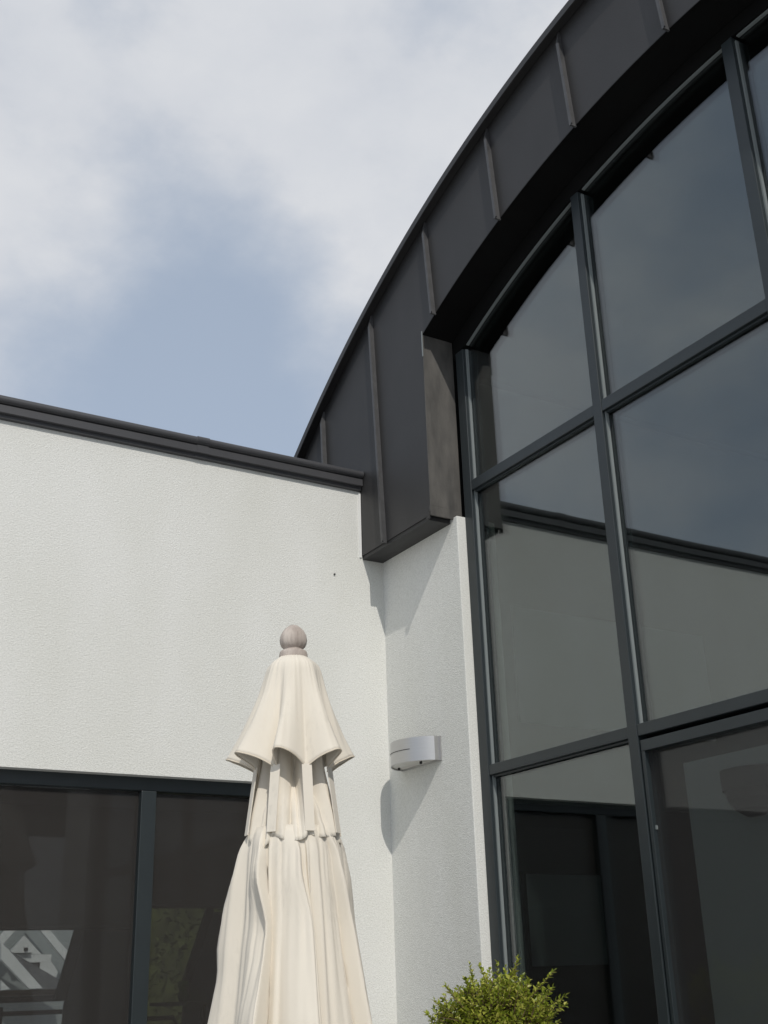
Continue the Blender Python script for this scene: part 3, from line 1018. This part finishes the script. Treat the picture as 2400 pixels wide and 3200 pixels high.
# ================================================================ seen through the windows
# survey ray -> point on the plane y = Y
def zoomed(pts, Y):
    return [at(x / 3.687, 2780 + y / 3.687, Y) for x, y in pts]
HY = 12.0
hb = at(160, 2950, HY)
nh = root('neighbour_house', 'house with white bargeboards seen through the left window below the blind', 'house', (hb[0], HY, GZ))
def slab(name, pts, y0, y1, material, parent=nh):
    return MB().prism(zoomed(pts, HY), 'y', y0, y1).build(name, material, parent, fix=True)
slab('wall', [(-700, 700), (320, -420), (1250, 700), (1250, 1700), (-700, 1700)], HY + 0.35, HY + 0.6, 'house_wall')
slab('roof', [(-760, 640), (320, 90), (1300, 640), (1250, 780), (320, 330), (-700, 780)], HY + 0.36, HY + 3.0, 'slate')
slab('bargeboard', [(-330, 900), (320, 180), (320, 300), (-300, 1010)], HY - 0.02, HY + 0.05, 'board')
slab('bargeboard', [(320, 180), (820, 760), (760, 830), (320, 300)], HY - 0.02, HY + 0.05, 'board')
gb = slab('gable', [(310, 525), (500, 740), (130, 730)], HY + 0.1, HY + 0.2, 'board')
slab('vent', [(300, 668), (345, 664), (340, 700), (302, 704)], HY + 0.08, HY + 0.0999, 'dark', gb)
slab('ledge', [(150, 726), (380, 724), (380, 738), (150, 740)], HY + 0.05, HY + 0.0998, 'slate', gb)
slab('fascia', [(190, 745), (622, 742), (612, 828), (300, 838)], HY + 0.1, HY + 0.2, 'board')
slab('bay_wall', [(495, 832), (620, 832), (700, 950), (650, 1050), (480, 950)], HY + 0.1, HY + 0.2, 'board')
slab('window', [(325, 842), (492, 838), (482, 935), (430, 915)], HY + 0.12, HY + 0.2, 'dark')
slab('porch_roof', [(30, 690), (650, 1055), (650, 1250), (430, 1250)], HY - 0.2, HY + 0.04, 'slate')
slab('bargeboard', [(-60, 620), (15, 690), (410, 1140), (260, 1145), (-60, 810)], HY - 0.3, HY - 0.2, 'board')
slab('bargeboard', [(-60, 1050), (40, 1150), (-60, 1160)], HY - 0.3, HY - 0.2, 'board')

# hedge beyond the room
hg = MB()
hr_ = random.Random(9)
x0_, z0_ = at(430, 2700, 7.0)
for i in range(2600):
    x = hr_.uniform(1.85, 4.6)
    z = hr_.uniform(GZ, 2.5)
    y = 7.0 + hr_.gauss(0, .15)
    ln = hr_.uniform(.04, .09)
    d = Vector((hr_.gauss(0, 1), hr_.gauss(0, 1), hr_.gauss(0, 1))).normalized()
    s_ = d.cross(Vector((.3, .5, .8))).normalized()
    hg.add([Vector((x, y, z)) - s_ * ln * .3, Vector((x, y, z)) + d * ln, Vector((x, y, z)) + s_ * ln * .3], [(0, 1, 2)])
hg.box(1.85, 4.6, 7.1, 7.6, GZ, 2.45)
ho = hg.build('hedge', 'hedge', fix=False)
ho['label'] = 'green hedge seen through the right-hand pane of the left window'
ho['category'] = 'hedge'

# deck rail outside the far opening
RYR = 4.6
rx0 = at(0, 3100, RYR)[0] - 0.4
dk = root('deck_rail', 'brown timber handrail with dark lower rails beyond the left window', 'railing', (0.3, RYR, GZ))
def railbar(name, p0, p1, mt, y0, y1, parent=dk):
    (xa, za), (xb, zb) = p0, p1
    return MB().box(-1.2, 0.62, y0, y1, min(za, zb), max(za, zb)).build(name, mt, parent)
zA, zB_ = at(80, 2780 + 1155 / 3.687, RYR)[1], at(80, 2780 + 1225 / 3.687, RYR)[1]
railbar('handrail', (0, zB_), (0, zA), 'timber', RYR - 0.05, RYR + 0.02)
zA, zB_ = at(80, 2780 + 1228 / 3.687, RYR)[1], at(80, 2780 + 1300 / 3.687, RYR)[1]
railbar('rail', (0, zB_), (0, zA), 'dark_timber', RYR - 0.03, RYR + 0.01)
zA, zB_ = at(80, 2780 + 1395 / 3.687, RYR)[1], at(80, 2780 + 1450 / 3.687, RYR)[1]
railbar('rail', (0, zB_), (0, zA), 'dark_timber', RYR - 0.03, RYR + 0.01)
for x in (-1.1, -0.5, 0.02, 0.6):
    B(x - 0.025, x + 0.025, RYR - 0.028, RYR + 0.008, GZ, 1.5).build('post', 'dark_timber', dk)

# curtains tied back inside the room
def curtain(pts, Y, lab, edge):
    base = at(*pts[-1], Y)
    c = root('curtain', lab, 'curtain', (base[0], Y, GZ))
    MB().prism([at(u, v, Y) for u, v in pts], 'y', Y, Y + 0.03).build('cloth', 'curtain', c)
    MB().prism([at(u, v, Y) for u, v in edge], 'y', Y - 0.02, Y - 0.001).build('trim', 'dark_timber', c)
    return c
curtain([(265, 2860), (470, 2860), (455, 3290), (190, 3290), (205, 3140)], 1.6, 'grey curtain tied back in the larger left pane of the low window',
        [(232, 2900), (266, 2900), (200, 3125), (165, 3125)])
curtain([(665, 2850), (760, 2850), (740, 3290), (570, 3290), (585, 3060)], 1.6, 'grey curtain tied back beside the parasol in the right pane',
        [(645, 2830), (668, 2830), (590, 3070), (565, 3070)])

# shelf with a green vase
sy = 1.2
z_s = at(580, 3131, sy)[1]
shf = root('shelf', 'dark shelf with bent metal leg behind the right pane of the low window', 'shelf', (at(560, 3131, sy)[0], sy, GZ))
xs0, xs1 = at(505, 3131, sy)[0], at(680, 3131, sy)[0]
B(xs0, xs1, sy - 0.05, sy + 0.12, z_s - 0.012, z_s).build('board', 'curtain', shf)
MB().tube([(xs0 + 0.06, sy, GZ + 0.012), (xs0 + 0.06, sy, z_s - 0.07), (xs0 + 0.045, sy, z_s - 0.05), (xs0 - 0.1, sy, z_s - 0.05)], 0.008, 8).build('leg', 'iron', shf, smooth=True)
B(xs1 - 0.06, xs1 - 0.045, sy, sy + 0.015, GZ + 0.012, z_s - 0.013).build('leg', 'iron', shf)
vx = at(573, 3100, sy + 0.02)[0]
vs_ = root('vase', 'green glazed vase with two bulges on the shelf behind the glass', 'vase', (vx, sy + 0.02, z_s))
sc_ = 0.0011
MB().lathe([(0.0, z_s + 0.0005), (0.014, z_s + 0.0005), (0.02, z_s + 0.012), (0.021, z_s + 0.022), (0.014, z_s + 0.036), (0.0135, z_s + 0.040), (0.021, z_s + 0.052), (0.0215, z_s + 0.062), (0.018, z_s + 0.071), (0.0, z_s + 0.071)], vx, sy + 0.02, 24).build('body', 'green', vs_, smooth=True)

# sconce on the inner partition
SXX = PXI - 0.0015
q0, q1 = at(2272, 2440, PXI, 'x'), at(2430, 2400, PXI, 'x')
zt_, zb_, zl_ = at(2340, 2405, PXI, 'x')[1], at(2340, 2470, PXI, 'x')[1], at(2340, 2555, PXI, 'x')[1]
yc2, hw2 = (q0[0] + q1[0]) / 2, abs(q0[0] - q1[0]) / 2
sc = root('sconce', 'dark half-round uplighter on the inner wall behind the glazed door', 'wall lamp', (SXX, yc2, zb_))
up = MB()
arc = [(-hw2 * 0.8 * math.sin(PI * k / 16), hw2 * math.cos(PI * k / 16)) for k in range(17)]
def ring(f, z): return [(SXX + x * f, yc2 + y * f, z) for x, y in arc]
up.strip(ring(1, zb_), ring(1, zt_))
up.strip(ring(.92, zb_), ring(1, zb_))
for f0, z0, f1, z1 in ((.92, zb_, .85, lerp(zb_, zl_, .35)), (.85, lerp(zb_, zl_, .35), .66, lerp(zb_, zl_, .72)), (.66, lerp(zb_, zl_, .72), .3, zl_)):
    up.strip(ring(f1, z1), ring(f0, z0))
up.strip(ring(.3, zl_), [(SXX, yc2, zl_)] * 17)
up.build('shade', 'dark', sc, smooth=True, fix=False)
B(SXX - 0.006, SXX, yc2 - 0.03, yc2 + 0.03, zb_, zt_ - 0.004).build('bracket', 'alu', sc)
# framed picture in the dim lower part of the hall
fr = MB()
fy = -0.03
(fx0, fz0), (fx1, fz1) = at(1650, 3030, fy), at(1880, 2728, fy)
pic = root('picture', 'dark framed picture hanging inside behind the left glass panel', 'picture', ((fx0 + fx1) / 2, fy, fz0))
for a in ((fx0, fx1, fz1 - .008, fz1), (fx0, fx1, fz0, fz0 + .008), (fx0, fx0 + .008, fz0 + .0081, fz1 - .0081), (fx1 - .008, fx1, fz0 + .0081, fz1 - .0081)):
    fr.box(a[0], a[1], fy - 0.012, fy + 0.008, a[2], a[3])
fr.build('frame', 'iron', pic)
B(fx0 + .008, fx1 - .008, fy, fy + 0.006, fz0 + .008, fz1 - .008).build('print', 'curtain', pic)
